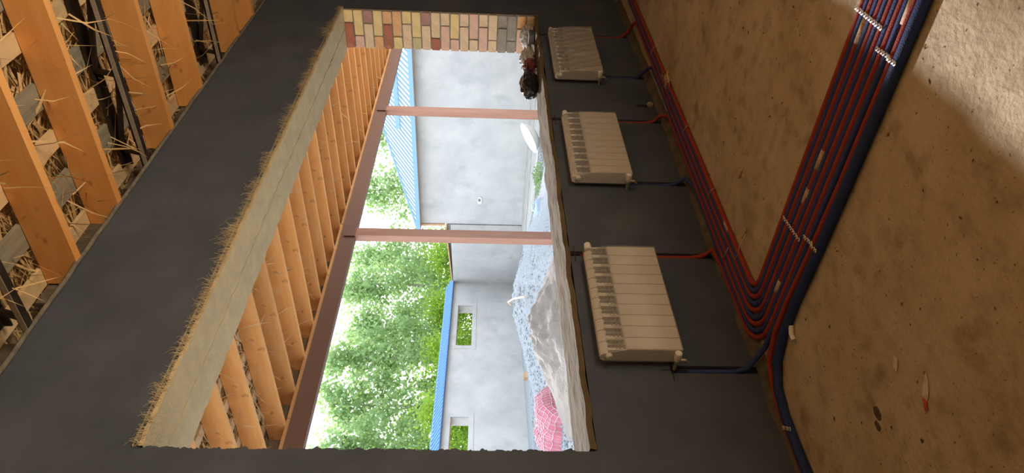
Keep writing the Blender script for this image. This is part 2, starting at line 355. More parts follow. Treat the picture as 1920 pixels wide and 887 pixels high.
# bricks of the far jamb
rows = ['sy lr', 'ly sp', 'sm lt', 'ly so', 'so lr', 'lo sy', 'sy lt', 'ly sv', 'sm lt', 'lt sr', 'st lp', 'ly sp', 'st lt', 'lp st', 'st lp', 'lt st', 'sg lg', 'lg sg', 'so lp', 'lt st']
cz = (WZ1 - WZ0 - .02) / 20
bm_cache = {}
for i, r in enumerate(rows):
    z1 = WZ1 - .014 - i * cz; z0 = z1 - cz + .013; y = 2.508 + random.uniform(-.003, .004)
    for t in r.split():
        L = .247 if t[0] == 'l' else .117
        key = (t[0], t[1])
        if key not in bm_cache:
            q = MB()
            h = (cz - .013) / 2; c = .006
            q.prism([(-L / 2 + c, -h), (L / 2 - c, -h), (L / 2, -h + c), (L / 2, h - c), (L / 2 - c, h), (-L / 2 + c, h), (-L / 2, h - c), (-L / 2, -h + c)], 'x', 0, .06)
            bm_cache[key] = q.mesh('brick', 'brick_' + t[1])
        o = link('brick', bm_cache[key]); o.parent = wall_front
        o.location = (6.488 + random.uniform(-.006, .004), y + L / 2 - WY, (z0 + z1) / 2); o.rotation_euler = (random.uniform(-.015, .015), 0, random.uniform(-.02, .02))
        y += L + .012
o = MB().box(6.497, 6.53, 2.50, 2.875, WZ0, WZ1).obj('jamb_bedding', 'joint'); parent_keep(o, wall_front)
# mud between the rafters on top of the wall, and the bead along its edge
b = MB()
for k in range(74):
    x = -2.4 + k * .15
    b.box(x - .08, x + .08, 2.64 + random.uniform(-.02, .02), 2.70, 3.49, 3.60 + random.uniform(.02, .12))
o = b.obj('wall_top_mud', 'mud'); tag(o, kind='stuff'); parent_keep(o, wall_front)
path = [(x * .12 - 2.4, 2.492 + .006 * nz(x * .9, 3), 3.503 + .007 * nz(x * .7, 8)) for x in range(91)]
o = MB().tube(path, .013, 6).obj('trim_1', 'trim', smooth=True); tag(o, 'grey bead running along the top edge of the dark wall', kind='structure')
# mortar fillet where wall meets floor
o = MB().grid(140, 3, lambda u, v: (-2.4 + u * 11, 2.503 - .075 * v * (1 + .35 * nz(u * 60, 4)), .035 * (1 - v) ** 1.6 * (1.2 + .9 * nz(u * 45, 2)) - .002 * v)).obj('baseboard_front', 'mud', smooth=True); tag(o, 'crumbly dark mortar along the foot of the wall', kind='structure')

# ================================================================== ROOF
SL = .0277
def rz(y): return 3.5 - SL * (y - 2.5)
RH = 0.20
ceil = MB().grid(4, 4, lambda u, v: (-2.9 + u * 20.5, -3.8 + v * 10.5, rz(-3.8 + v * 10.5) + .37)).grid(1, 1, lambda u, v: (-2.9 + u * 20.5, -3.8 + v * 10.5, rz(-3.8 + v * 10.5) + .47)).obj('ceiling', 'straw_back', fix=False)
tag(ceil, 'packed reed roof over boards and rafters', kind='structure')
def rafter_mesh(name, y0, y1, th=.05, h=RH):
    b = MB(); L = y1 - y0
    # local y runs 0..L, slope and skew baked in
    n = 6
    c = .004
    for k in range(n):
        ya, yb = L * k / n, L * (k + 1) / n
        def f(x, y, z): return (x - .075 * y + .004 * nz(y * .8, 3), y, z - SL * y)
        b.box(0, th, ya, yb, 0, h, f)
    return b.mesh(name, 'rafter')
me_in = rafter_mesh('rafter', -3.7, 2.63); me_out = rafter_mesh('rafter', 2.72, 6.45)
for x in (1.22, 1.75, 2.785 - .02, 3.301 - .02, 4.163 - .02, 4.771 - .02, 5.751 - .02, 6.20, 7.25, 7.75):
    o = link('rafter', me_in, ceil); o.location = (x + .075 * 6.2 - .0, -3.7, rz(-3.7))
xs = [2.0, 2.51, 3.02, 3.546, 4.035, 4.59, 5.05, 5.554, 6.068, 6.54, 7.01, 7.507, 7.984, 8.44, 8.957, 9.434, 9.959, 10.43, 10.861, 11.326, 11.805, 12.236, 12.71, 13.184, 13.587, 14.07, 14.55, 15.05]
for x in xs:
    o = link('rafter', me_out, ceil); o.location = (x - .05 + .075 * 1.63, 2.72, rz(2.72))
# boards across the rafters
bt = MB().box(0, 20.0, 0, .105, 0, .024).mesh('batten', 'batten'); bo = MB().box(0, 20.0, 0, .14, 0, .024).mesh('batten', 'batten_old')
y = -3.5; k = 0
while y < 6.4:
    o = link('batten', bt if k % 2 or y > 2.9 else bo, ceil); o.location = (-2.6, y, rz(y) + RH + .003); o.rotation_euler = (0, 0, random.uniform(-.002, .002))
    y += .262 + random.uniform(-.012, .012); k += 1
o = MB().box(-2.6, 17.4, 6.455, 6.48, 3.30, 3.78).obj('fascia_board', 'batten_old'); o.parent = ceil
# straw
def blade(b, p, d, L, wd_, bend=.2):
    d = Vector(d).normalized(); s = d.cross(Vector((random.uniform(-1, 1), random.uniform(-1, 1), random.uniform(-1, 1)))).normalized() * wd_
    p = Vector(p); q = p + d * L * .5 + Vector((0, 0, -bend * L * .12)); e = p + d * L + Vector((random.uniform(-1, 1), random.uniform(-1, 1), random.uniform(-1, 0))) * bend * L * .5
    i = len(b.v); b.v += [tuple(p - s), tuple(p + s), tuple(q + s), tuple(q - s), tuple(e)]; b.f += [(i, i + 1, i + 2, i + 3), (i + 3, i + 2, i + 4)]
b = MB()
for k in range(30000):
    if k < 18000: x = random.uniform(1.5, 8.0); y = random.uniform(-.3, 2.75)
    else: x = random.uniform(2.2, 9.0); y = random.uniform(2.9, 6.3)
    z = rz(y) + RH + random.uniform(.0 if y > 2.9 else .04, .12)
    a = random.gauss(0, .35) if random.random() < .75 else random.uniform(-1.5, 1.5)
    d = Vector((math.sin(a), math.cos(a) * random.choice((-1, 1)), random.gauss(-.03, .12)))
    blade(b, (x, y, z), d, random.uniform(.12, .38), random.uniform(.003, .008), .3)
o = b.obj('straw', 'straw', ceil, fix=False); tag(o, 'tangled dry reed between the boards', kind='stuff')
b = MB()
for k in range(1250):
    if k < 330: x = random.uniform(2.0, 7.0); y = random.uniform(.9, 2.45)
    else: x = random.uniform(2.2, 14.5) ; y = random.uniform(3.0, 6.2)
    z = rz(y) + RH - random.uniform(.0, .05)
    d = Vector((random.gauss(0, .6), random.gauss(0, .45), -random.uniform(.35, 1.1)))
    blade(b, (x, y, z), d, random.uniform(.08, .30), random.uniform(.0024, .0052), .5)
o = b.obj('loose_straw', 'straw', ceil, fix=False); tag(o, 'straws hanging down between the rafters', kind='stuff')

# lattice roof trusses
def truss(x, label):
    t = empty('roof_truss', (x, 2.55, 3.5)); tag(t, label, 'truss', 'steel trusses among the rafters')
    L = 6.1; sk = -.075
    P = lambda d, z: (-sk * 0 + d * .075, -d, z + d * SL)
    b = MB().bar(P(0, .004), P(L, .004), .045, .006).bar(P(0, .026), P(L, .026), .006, .045); b.obj('bottom_chord', 'steel', t)
    q = MB().bar((P(0, 0)[0] - .024, P(0, 0)[1], P(0, 0)[2] + .012), (P(L, 0)[0] - .024, P(L, 0)[1], P(L, 0)[2] + .012), .004, .026); q.obj('chord_edge', 'steel_edge', t)
    b = MB().bar((P(0, .19)[0] + .05, P(0, .19)[1], P(0, .19)[2]), (P(L, .19)[0] + .05, P(L, .19)[1], P(L, .19)[2]), .05, .012).bar((P(0, .17)[0] + .07, P(0, .17)[1], P(0, .17)[2]), (P(L, .17)[0] + .07, P(L, .17)[1], P(L, .17)[2]), .01, .05); b.obj('top_chord', 'steel', t)
    d = .12; k = 0; first = None
    while d < L - .6:
        a = P(d, .02); c = (P(d, .17)[0] + .05, P(d, .17)[1], P(d, .17)[2]); e = P(d + .52, .02)
        MB().bar(a, c, .025, .025).obj('upright', 'steel', t)
        MB().bar(c, e, .025, .025).obj('diagonal', 'steel', t)
        d += .52; k += 1
        if d > 2.9: break
    return t
truss(3.745, 'dark steel lattice truss beside the second nearest wide rafter')
truss(5.265, 'dark steel lattice truss farther down the ceiling, near its top edge in the picture')
truss(2.30, 'dark steel lattice truss end at the near corner of the ceiling')

# ================================================================== VERANDA
bm_ = empty('steel_beam', (2.2, 6.3, 3.17)); tag(bm_, 'long brown steel beam across the two posts under the rafters', 'beam')
MB().box(0, 13.6, -.045, -.033, 0, .19).obj('web', 'beam', bm_)
MB().box(0, 13.6, -.045, .05, -.010, .0).obj('bottom_flange', 'beam', bm_)
MB().box(0, 13.6, -.045, .05, .19, .197).obj('top_flange', 'beam', bm_)
x = 2.2; k = 0
wp = empty('wall_plate', (2.2, 6.22, 3.367)); tag(wp, 'orange timber plate lying on top of the brown steel beam', 'timber')
for L in (2.3, .82, 1.45, 1.1, 2.4, 1.6, 2.0, 1.93):
    MB().box(x - 2.2 + .004, x - 2.2 + L - .004, 0, .15, .001, .03, lambda a, b_, c: (a, b_ + .006 * nz(a * 2, 7), c)).obj('plank', 'plate', wp); x += L
def post(x, label):
    t = empty('steel_post', (x, 6.3, -.2)); tag(t, label, 'post', 'steel posts of the veranda')
    MB().box(-.17, 0, -.06, .05, .012, 3.369).obj('shaft', 'post', t)
    MB().box(-.25, .08, -.13, .12, 0, .012).obj('base_plate', 'post', t)
    MB().box(-.19, .02, -.068, -.06, 3.36, 3.52).obj('head_plate', 'beam', t)
post(11.50, 'farther red-brown steel post, beside the ribbed pale blue roof')
post(7.82, 'nearer red-brown steel post, in front of the poplars and grey yard wall')

# ================================================================== YARD
g = MB().box(-8, 60, 2.7, 70, -.5, -.2).obj('ground', 'ground'); tag(g, 'gravelly yard ground', kind='structure')
ap = empty('concrete_apron', (15.8, 2.9, -.2)); tag(ap, 'pale concrete paving strip along the foot of the grey house wall', 'paving')
for k in range(4):
    MB().box(0.0, 2.0, k * 3.1 + .01, k * 3.1 + 3.09, 0, .045, lambda a, b_, c: (a + .04 * nz(b_ * 1.3, 2) * (a < .5), b_, c)).obj('slab', 'apron', ap)
    MB().box(2.012, 3.868, k * 3.1 + .01, k * 3.1 + 3.09, 0, .06).obj('slab', 'apron', ap)
# --- neighbouring house
hs = empty('neighbour_house', (19.67, 15.4, -.2)); tag(hs, 'grey rendered house with a pale blue ribbed hipped roof', 'house')
def gwf(u, v):
    return (.0 + .006 * fnz(u * 6, v * 4, 2), -12.6 + u * 12.6, v * 3.83)
b = MB().grid(30, 10, gwf); b.quad((0, 0, 0), (8, 0, 0), (8, 0, 3.83), (0, 0, 3.83)); b.quad((8, 0, 0), (8, -12.6, 0), (8, -12.6, 3.83), (8, 0, 3.83)); b.quad((0, -12.6, 0), (8, -12.6, 0), (8, -12.6, 3.83), (0, -12.6, 3.83))
b.obj('wall', 'outwall', hs, fix=False)
s = .52
def roofpt(a, y): return (-.28 + a, y, 3.80 + a * s)
b = MB()
R = 4.3
b.v += [roofpt(0, .12), roofpt(R, .12 - R), roofpt(R, -8.5), roofpt(0, -12.8)]; b.f.append((0, 1, 2, 3))
b.v += [(-.28 + 2 * R, .12, 3.80)]; b.f.append((0, 4, 1)); b.v += [(-.28 + 2 * R, -12.8, 3.80)]; b.f.append((1, 4, 5, 2)); b.f.append((3, 2, 5))
b.obj('roof_sheet', 'roofblue', hs, fix=False)
b = MB(); y = .0
while y > -12.6:
    a1 = min(R, .12 - y, y + 12.8)
    if a1 > .08: b.bar((roofpt(0, y)[0], y, roofpt(0, y)[2] + .018), (roofpt(a1, y)[0], y, roofpt(a1, y)[2] + .018), .055, .04)
    y -= .19
o = b.obj('roof_ribs', 'ribblue', hs); tag(o, kind='stuff')
MB().bar((roofpt(0, .12)[0], .12, 3.83), (roofpt(R, .12 - R)[0], .12 - R, 3.83 + R * s), .10, .06).obj('hip_cap', 'eave', hs)
MB().box(-.36, -.25, -12.8, .14, 3.72, 3.86).obj('gutter', 'eave', hs)
MB().box(-.28, .0, -12.7, .12, 3.71, 3.735).obj('soffit', 'board', hs)
MB().bar((roofpt(1.05, -3.6)[0], -3.45, roofpt(1.05, 0)[2] + .09), (roofpt(1.05, -3.6)[0], -6.1, roofpt(1.05, 0)[2] + .09), .05, .15).obj('snow_guard', 'eave', hs)
MB().bar((roofpt(.85, -3.6)[0], -6.35, roofpt(.85, 0)[2] + .09), (roofpt(.85, -3.6)[0], -8.0, roofpt(.85, 0)[2] + .09), .05, .15).obj('snow_guard', 'eave', hs)
MB().box(-.05, .04, .02, .09, 2.85, 3.72).obj('corner_stud', 'board', hs)
b = MB(); nse = 14
for k in range(nse):
    a0, a1 = 2 * math.pi * k / nse, 2 * math.pi * (k + 1) / nse
    def rim(a): return (.075 * (1 + .35 * nz(math.cos(a) * 2, math.sin(a) * 2, 4)) * math.sin(a) * .7, (.16 + .05 * nz(math.cos(a) * 3, math.sin(a) * 3)) * math.cos(a))
    p, q = rim(a0), rim(a1)
    b.quad((-.012, -1.09 + p[1] * .55, 1.617 + p[0]), (-.012, -1.09 + q[1] * .55, 1.617 + q[0]), (-.03, -1.09 + q[1], 1.617 + q[0] * 1.6), (-.03, -1.09 + p[1], 1.617 + p[0] * 1.6))
b.obj('render_chip', 'white', hs, fix=False)
MB().box(-.016, -.013, -1.13, -1.05, 1.58, 1.65).obj('chip_hole', 'bitumen', hs)
# --- side wall between the house and the back wall
A = Vector((19.67, 15.42, -.2)); E_ = Vector((21.2, 19.5, -.2)); dv = (E_ - A); ang = math.atan2(dv.y, dv.x); LL = dv.length
sw = empty('side_wall', A, ang); tag(sw, 'low grey rendered wall joining house and back wall, bare wooden edge on top', 'wall')
b = MB(); b.grid(16, 8, lambda u, v: (u * LL, .006 * fnz(u * 8, v * 5, 6), v * (2.78 - .13 * u))); b.box(0, LL, .02, .3, 0, 2.64); b.obj('wall', 'outwall', sw)
MB().box(-.02, LL, -.04, .30, 0, .05, lambda x, y, z: (x, y, z + 2.785 - .13 * x / LL - .005)).obj('top_board', 'board', sw)
MB().grid(30, 1, lambda u, v: (u * LL, -.025, (v * (.17 + .10 * nz(u * 9, 3))))).grid(30, 1, lambda u, v: (u * LL, -.025 * (1 - v), (.17 + .10 * nz(u * 9, 3)))).obj('base_band', 'bitumen', sw)
MB().bar((.02, -.012, 0), (.02, -.012, 2.77), .03, .03).obj('seam', 'bitumen', sw)
# --- back wall with two openings and blue coping
Bp = Vector((21.2, 19.5, -.2)); dv = Vector((-.97824, -.20747, 0)); ang = math.atan2(dv.y, dv.x)
bw = empty('back_wall', Bp, ang); tag(bw, 'long grey rendered yard wall with two openings and blue ribbed coping', 'wall')
ops = [(2.12, 4.74, 1.80, 2.36), (8.45, 10.9, 1.80, 2.36)]
def bd(u, v):
    for q in ops:
        if q[0] < u < q[1] and q[2] < v < q[3]: return None
    return 0.0
bu = [0, 16.5] + [q for p in ops for q in p[:2]] + [16.5 * i / 12 for i in range(1, 12)]
b = cellwall(bu, [0, 2.60] + [q for p in ops for q in p[2:]], bd, .35)
b.v = [(x, -y, z) for x, y, z in b.v]                               # local +y faces the house (the run goes leftwards)
b.v = [(x, -y, z) for x, y, z in b.v]
def flipy(b):
    b.v = [(x, -y, z) for x, y, z in b.v]; return b
flipy(b).obj('wall', 'outwall', bw, fix=False)
for q in ops:
    c = MB()
    for (u0, u1, z0, z1) in ((q[0] - .20, q[1] + .2, q[3], q[3] + .12), (q[0] - .18, q[0], q[2], q[3]), (q[0] - .2, q[1] + .2, q[2] - .16, q[2]), (q[1], q[1] + .18, q[2], q[3])):
        c.box(u0, u1, -.02, .012, z0, z1)
    c.obj('opening_surround', 'outwall', bw)
    MB().box(q[0], q[1], -.34, -.02, q[3] - .015, q[3]).obj('opening_lintel', 'board', bw)
def copf(u, v): return (u * 16.5, .12 - v * .62, 2.615 + v * .30)
MB().grid(1, 1, copf).grid(1, 1, lambda u, v: (copf(u, v)[0], copf(u, v)[1], copf(u, v)[2] - .02)).obj('coping_sheet', 'coping', bw, fix=False)
b = MB(); x = .05
while x < 16.4:
    b.bar((x, .125, 2.63), (x, -.5, 2.93), .05, .035); x += .19
o = b.obj('coping_ribs', 'copingrib', bw); tag(o, kind='stuff')
MB().box(0, 16.5, -.53, -.48, 2.90, 2.96).obj('coping_ridge', 'eave', bw)
b = MB()
for k in range(46): b.box(k * .36, k * .36 + .34, -.02, .05 + random.uniform(0, .03), 2.59, 2.612 + random.uniform(0, .004))
o = b.obj('coping_board', 'board', bw)
MB().grid(40, 1, lambda u, v: (u * 16.5, .06 - .02 * v, .0 + v * .001)).obj('foot_line', 'bitumen', bw)

# --- heaps
def heap(name, cx, cy, rx, ry, h, m, seed, rough, label, cat, pw=1.3, skew=0.0):
    def f(u, v):
        a = u * 2 * math.pi; r = v
        rr = 1 + .18 * nz(math.cos(a) * 1.5, math.sin(a) * 1.5, seed)
        x = rx * r * rr * math.cos(a); y = ry * r * rr * math.sin(a)
        z = h * (1 - min(1, r)) ** pw * (1 + 0.0) if r > .12 else h * (1 - .12) ** pw - (.12 - r) * .0 * h
        z += rough * fnz(x * 2.2 + seed, y * 2.2, seed) * (1 - r) + rough * .5 * nz(x * 9, y * 9, seed) * (1 - r)
        return (x + skew * z, y, max(z, -.01) - .0)
    o = MB().grid(96, 40, f).obj(name, m, smooth=True, fix=False); o.location = (cx, cy, -.2)
    return tag(o, label, cat)
heap('gravel_heap', 12.2, 11.9, 3.5, 2.9, .78, 'gravel', 3, .10, 'pale grey heap of crushed stone in the yard', 'heap', 1.15)
heap('sand_heap', 8.45, 8.9, 2.0, 1.75, .72, 'sand', 11, .16, 'brownish clumpy sand heap in front of the crushed stone', 'heap', 1.1)
b = MB()
def pebble(b, x, y, z, r):
    i = len(b.v); a = random.uniform(0, 6.28)
    for (dx, dy, dz) in ((1, 0, 0), (-.4, .9, 0), (-.6, -.8, 0), (0, 0, .9), (.1, 0, -.6)):
        b.v.append((x + r * (dx * math.cos(a) - dy * math.sin(a)) * random.uniform(.7, 1.2), y + r * (dx * math.sin(a) + dy * math.cos(a)) * random.uniform(.7, 1.2), z + r * dz))
    b.f += [(i + p, i + q, i + s_) for p, q, s_ in ((0, 1, 3), (1, 2, 3), (2, 0, 3), (1, 0, 4), (2, 1, 4), (0, 2, 4))]
for k in range(9000):
    x = random.uniform(5.5, 15.6); y = random.uniform(6.6, 16.0)
    d = math.hypot((x - 12.2) / 3.5, (y - 11.9) / 2.9); z = -.2
    if math.hypot((x - 8.45) / 2.0, (y - 8.9) / 1.75) < 1.0: continue
    if d < 1: z = -.2 + .78 * (1 - max(d, .12)) ** 1.15
    pebble(b, x, y, z + .01, random.uniform(.018, .045))
o = b.obj('stone_chips', 'stone', fix=False); tag(o, 'loose grey stone chips strewn over the yard', 'gravel', kind='stuff')

# stick on the heap
st = MB().tube([(13.0, 12.9, .50), (12.4, 12.2, .62), (11.6, 11.3, .55), (10.9, 10.55, .36)], .022, 7).obj('wooden_stick', 'batten'); tag(st, 'long pale wooden stick lying across the crushed stone heap', 'stick')
# red net sack
def netf(u, v):
    x = (u - .5) * 1.45; y = (v - .5) * 1.15
    e = max(0, 1 - abs(2 * u - 1) ** 3) * max(0, 1 - abs(2 * v - 1) ** 3)
    return (x * (1 + .12 * nz(u * 4, v * 4)), y * (1 + .12 * nz(u * 4 + 5, v * 4)), .42 * e ** .6 * (1 + .35 * fnz(u * 3, v * 3, 2)))
rn = empty('net_bundle', (7.95, 11.0, -.2), .4); tag(rn, 'crumpled red net bundle lying on the gravel', 'net')
MB().grid(30, 24, netf).obj('netting', 'net', rn, smooth=True, fix=False)
b = MB()
for k in range(15):
    t = (k + .5) / 15
    b.tube([(lambda p: (p[0], p[1], p[2] + .008))(netf(t + .02 * nz(k, i * .4), i / 20)) for i in range(21)], .0065, 4)
    b.tube([(lambda p: (p[0], p[1], p[2] + .008))(netf(i / 20, t + .02 * nz(k + 9, i * .4))) for i in range(21)], .0065, 4)
o = b.obj('cords', 'netline', rn); tag(o, kind='stuff')
# white basin with rubble in it
ba = empty('basin', (15.55, 9.15, -.03)); tag(ba, 'cream plastic basin full of rubble on the paving', 'basin')
ba.rotation_euler = (math.radians(-18), math.radians(-24), 0); ba.scale = (.68, .68, .68)
def ring(r, z): return [(r * math.cos(2 * math.pi * k / 28), r * math.sin(2 * math.pi * k / 28), z) for k in range(28)]
b = MB(); R_ = [(.30, 0.0), (.44, .09), (.56, .22), (.60, .30), (.63, .31), (.62, .325), (.585, .30), (.54, .21)]
for r, z in R_: b.v += ring(r, z)
for k in range(len(R_) - 1):
    for q in range(28): b.f.append((k * 28 + q, k * 28 + (q + 1) % 28, (k + 1) * 28 + (q + 1) % 28, (k + 1) * 28 + q))
b.f.append(tuple(reversed(range(28)))); b.obj('bowl', 'basin', ba, smooth=True)
o = MB().grid(24, 8, lambda u, v: (.55 * v * math.cos(u * 6.2832), .55 * v * math.sin(u * 6.2832), .22 + .07 * (1 - v) + .03 * nz(v * 4 * math.cos(u * 6.28), v * 4 * math.sin(u * 6.28)))).obj('rubble', 'rubble', ba, smooth=True)
# small yard bits
o = MB().prism([(-.42, -.2), (-.1, -.34), (.35, -.25), (.46, .08), (.2, .33), (-.3, .26)], 'z', 0, .09).obj('stone_slab', 'white', loc=(14.35, 10.95, -.2)); tag(o, 'flat white stone slab lying at the paving edge', 'stone')
o = MB(); o.box(-.3, .3, -.1, .1, 0, .16); o.box(-.24, .24, -.07, .07, .16, .24); o.tube([(-.2, 0, .24), (-.1, 0, .33), (.1, 0, .33), (.2, 0, .24)], .02, 6)
o = o.obj('canister', 'bluebox', loc=(13.15, 9.75, -.2)); tag(o, 'light blue plastic canister on the ground among weeds', 'canister')
o = MB().box(-.11, .11, -.07, .07, 0, .13, lambda x, y, z: (x + .02 * nz(y * 20, z * 20), y, z)).obj('brick_block', 'board', loc=(13.75, 16.75, -.2)); tag(o, 'small beige block at the foot of the grey yard wall', 'block')
def clump(name, loc, n, r, h, m, ls):
    b = MB()
    for k in range(n):
        a = random.uniform(0, 6.28); q = r * math.sqrt(random.random()); x = q * math.cos(a); y = q * math.sin(a); z = random.uniform(0, h) * (1 - .5 * q / r)
        d = Vector((random.gauss(0, 1), random.gauss(0, 1), random.gauss(.5, .7))).normalized() * ls; s_ = d.orthogonal().normalized() * ls * .5
        p = Vector((x, y, z)); b.quad(p, p + d * .5 + s_, p + d, p + d * .5 - s_)
    return b.obj(name, m, fix=False, loc=loc)
for k, (x, y) in enumerate(((15.0, 10.0), (14.35, 9.9), (13.7, 9.75), (14.6, 9.75))):
    o = clump('weed', (x, y, -.2), 130, .3, .26, 'weed', .06); o['kind'] = 'stuff'
    tag(o, ['green weeds by the paving, nearest the cream basin', 'green weeds in the middle of the paving edge', 'green weeds nearest the blue canister', 'low weeds on the ground in front of the others'][k], 'weed', 'weeds along the paving edge')

# --- trees
def tree(loc, H, R, n, label, ls=.2, base=.9, m='leaf', name='poplar_tree'):
    t = empty(name, loc); tag(t, label, 'tree', 'trees behind the yard wall')
    lean = random.uniform(-.3, .3); sd = random.uniform(0, 50)
    tp = [(lean * (z / H) + .12 * nz(z * .5, sd), .12 * nz(z * .5, sd + 9), z) for z in [H * i / 10 for i in range(11)]]
    MB().tube(tp, .1, 6, rfn=lambda k: .10 * (1 - k / 11) + .012).obj('trunk', 'bark', t, smooth=True)
    bb = MB(); cl = []
    nb = 40
    for k in range(nb):
        f = base / H + (1 - base / H) * (k + random.random()) / nb; z0 = f * H
        a = random.uniform(0, 6.28); prof = R * (.45 + .75 * math.sin(min(1, (f + .12)) * math.pi) ** .8)
        L = prof * random.uniform(.6, 1.1); px_ = tp[min(10, int(f * 10))]
        e = Vector((px_[0] + L * math.cos(a), px_[1] + L * math.sin(a), z0 + L * random.uniform(.35, .9)))
        bb.tube([(px_[0], px_[1], z0), tuple((Vector(px_) * .4 + e * .6) + Vector((0, 0, 0)) if False else ((px_[0] + e.x) / 2, (px_[1] + e.y) / 2, (z0 + e.z) / 2 - .05)), tuple(e)], .014, 4, rfn=lambda q: .022 - .008 * q)
        cl.append((e, .18 + .26 * random.random())); cl.append(((e + Vector((px_[0], px_[1], z0))) / 2, .3 + .25 * random.random()))
    o = bb.obj('branches', 'bark', t); tag(o, kind='stuff')
    b = MB()
    for k in range(n):
        c, r = random.choice(cl)
        p = c + Vector((random.gauss(0, r), random.gauss(0, r), random.gauss(0, r * .9)))
        d = Vector((random.gauss(0, 1), random.gauss(0, 1), random.gauss(-.3, .8))).normalized() * ls * random.uniform(.6, 1.25); s_ = d.cross(Vector((random.gauss(0, 1), random.gauss(0, 1), random.gauss(0, 1)))).normalized() * ls * .42
        b.quad(p, p + d * .45 + s_, p + d, p + d * .45 - s_)
    o = b.obj('leaves', m, t, fix=False); tag(o, kind='stuff')
    return t
tr = [(15.6, 24.2, 7.7, 1.5, 5200, 'poplar nearest the window jamb, behind the second wall opening'),
      (18.3, 24.6, 7.9, 1.4, 5200, 'tall poplar left of the sky gap, above the coping middle'),
      (20.6, 24.0, 8.0, 1.3, 5200, 'tallest poplar with dense blue-green crown in the middle'),
      (23.2, 25.0, 7.6, 1.5, 4800, 'poplar standing behind the first wall opening'),
      (25.8, 24.4, 8.3, 1.5, 5200, 'poplar just right of the first opening, behind the wall corner'),
      (28.8, 25.2, 8.2, 1.5, 4600, 'poplar behind the corner of side wall and back wall'),
      (29.8, 21.2, 8.0, 1.5, 3800, 'poplar showing past the hip of the blue roof'),
      (29.5, 17.3, 7.2, 1.1, 2600, 'poplar crown showing above the blue roof, nearest the beam'),
      (13.3, 23.6, 8.0, 1.4, 3600, 'poplar half hidden by the broken window jamb')]
for x, y, H, R, n, lab in tr: tree((x, y, -.2), H, R, int(n * 1.08), lab)
for k, (x, y, h) in enumerate(((22.8, 22.8, 3.6), (19.4, 22.4, 3.3), (15.6, 21.6, 3.2), (12.6, 21.0, 3.2), (26.0, 22.6, 3.7))):
    tree((x, y, -.2), h, 1.0, 5200, ['yellow-green bush seen through the first wall opening', 'bushy shrub between the two wall openings', 'yellow-green bush seen through the second wall opening', 'shrub behind the near end of the back wall', 'yellowish bush behind the wall corner'][k], .13, .15, 'leafy', 'bush')

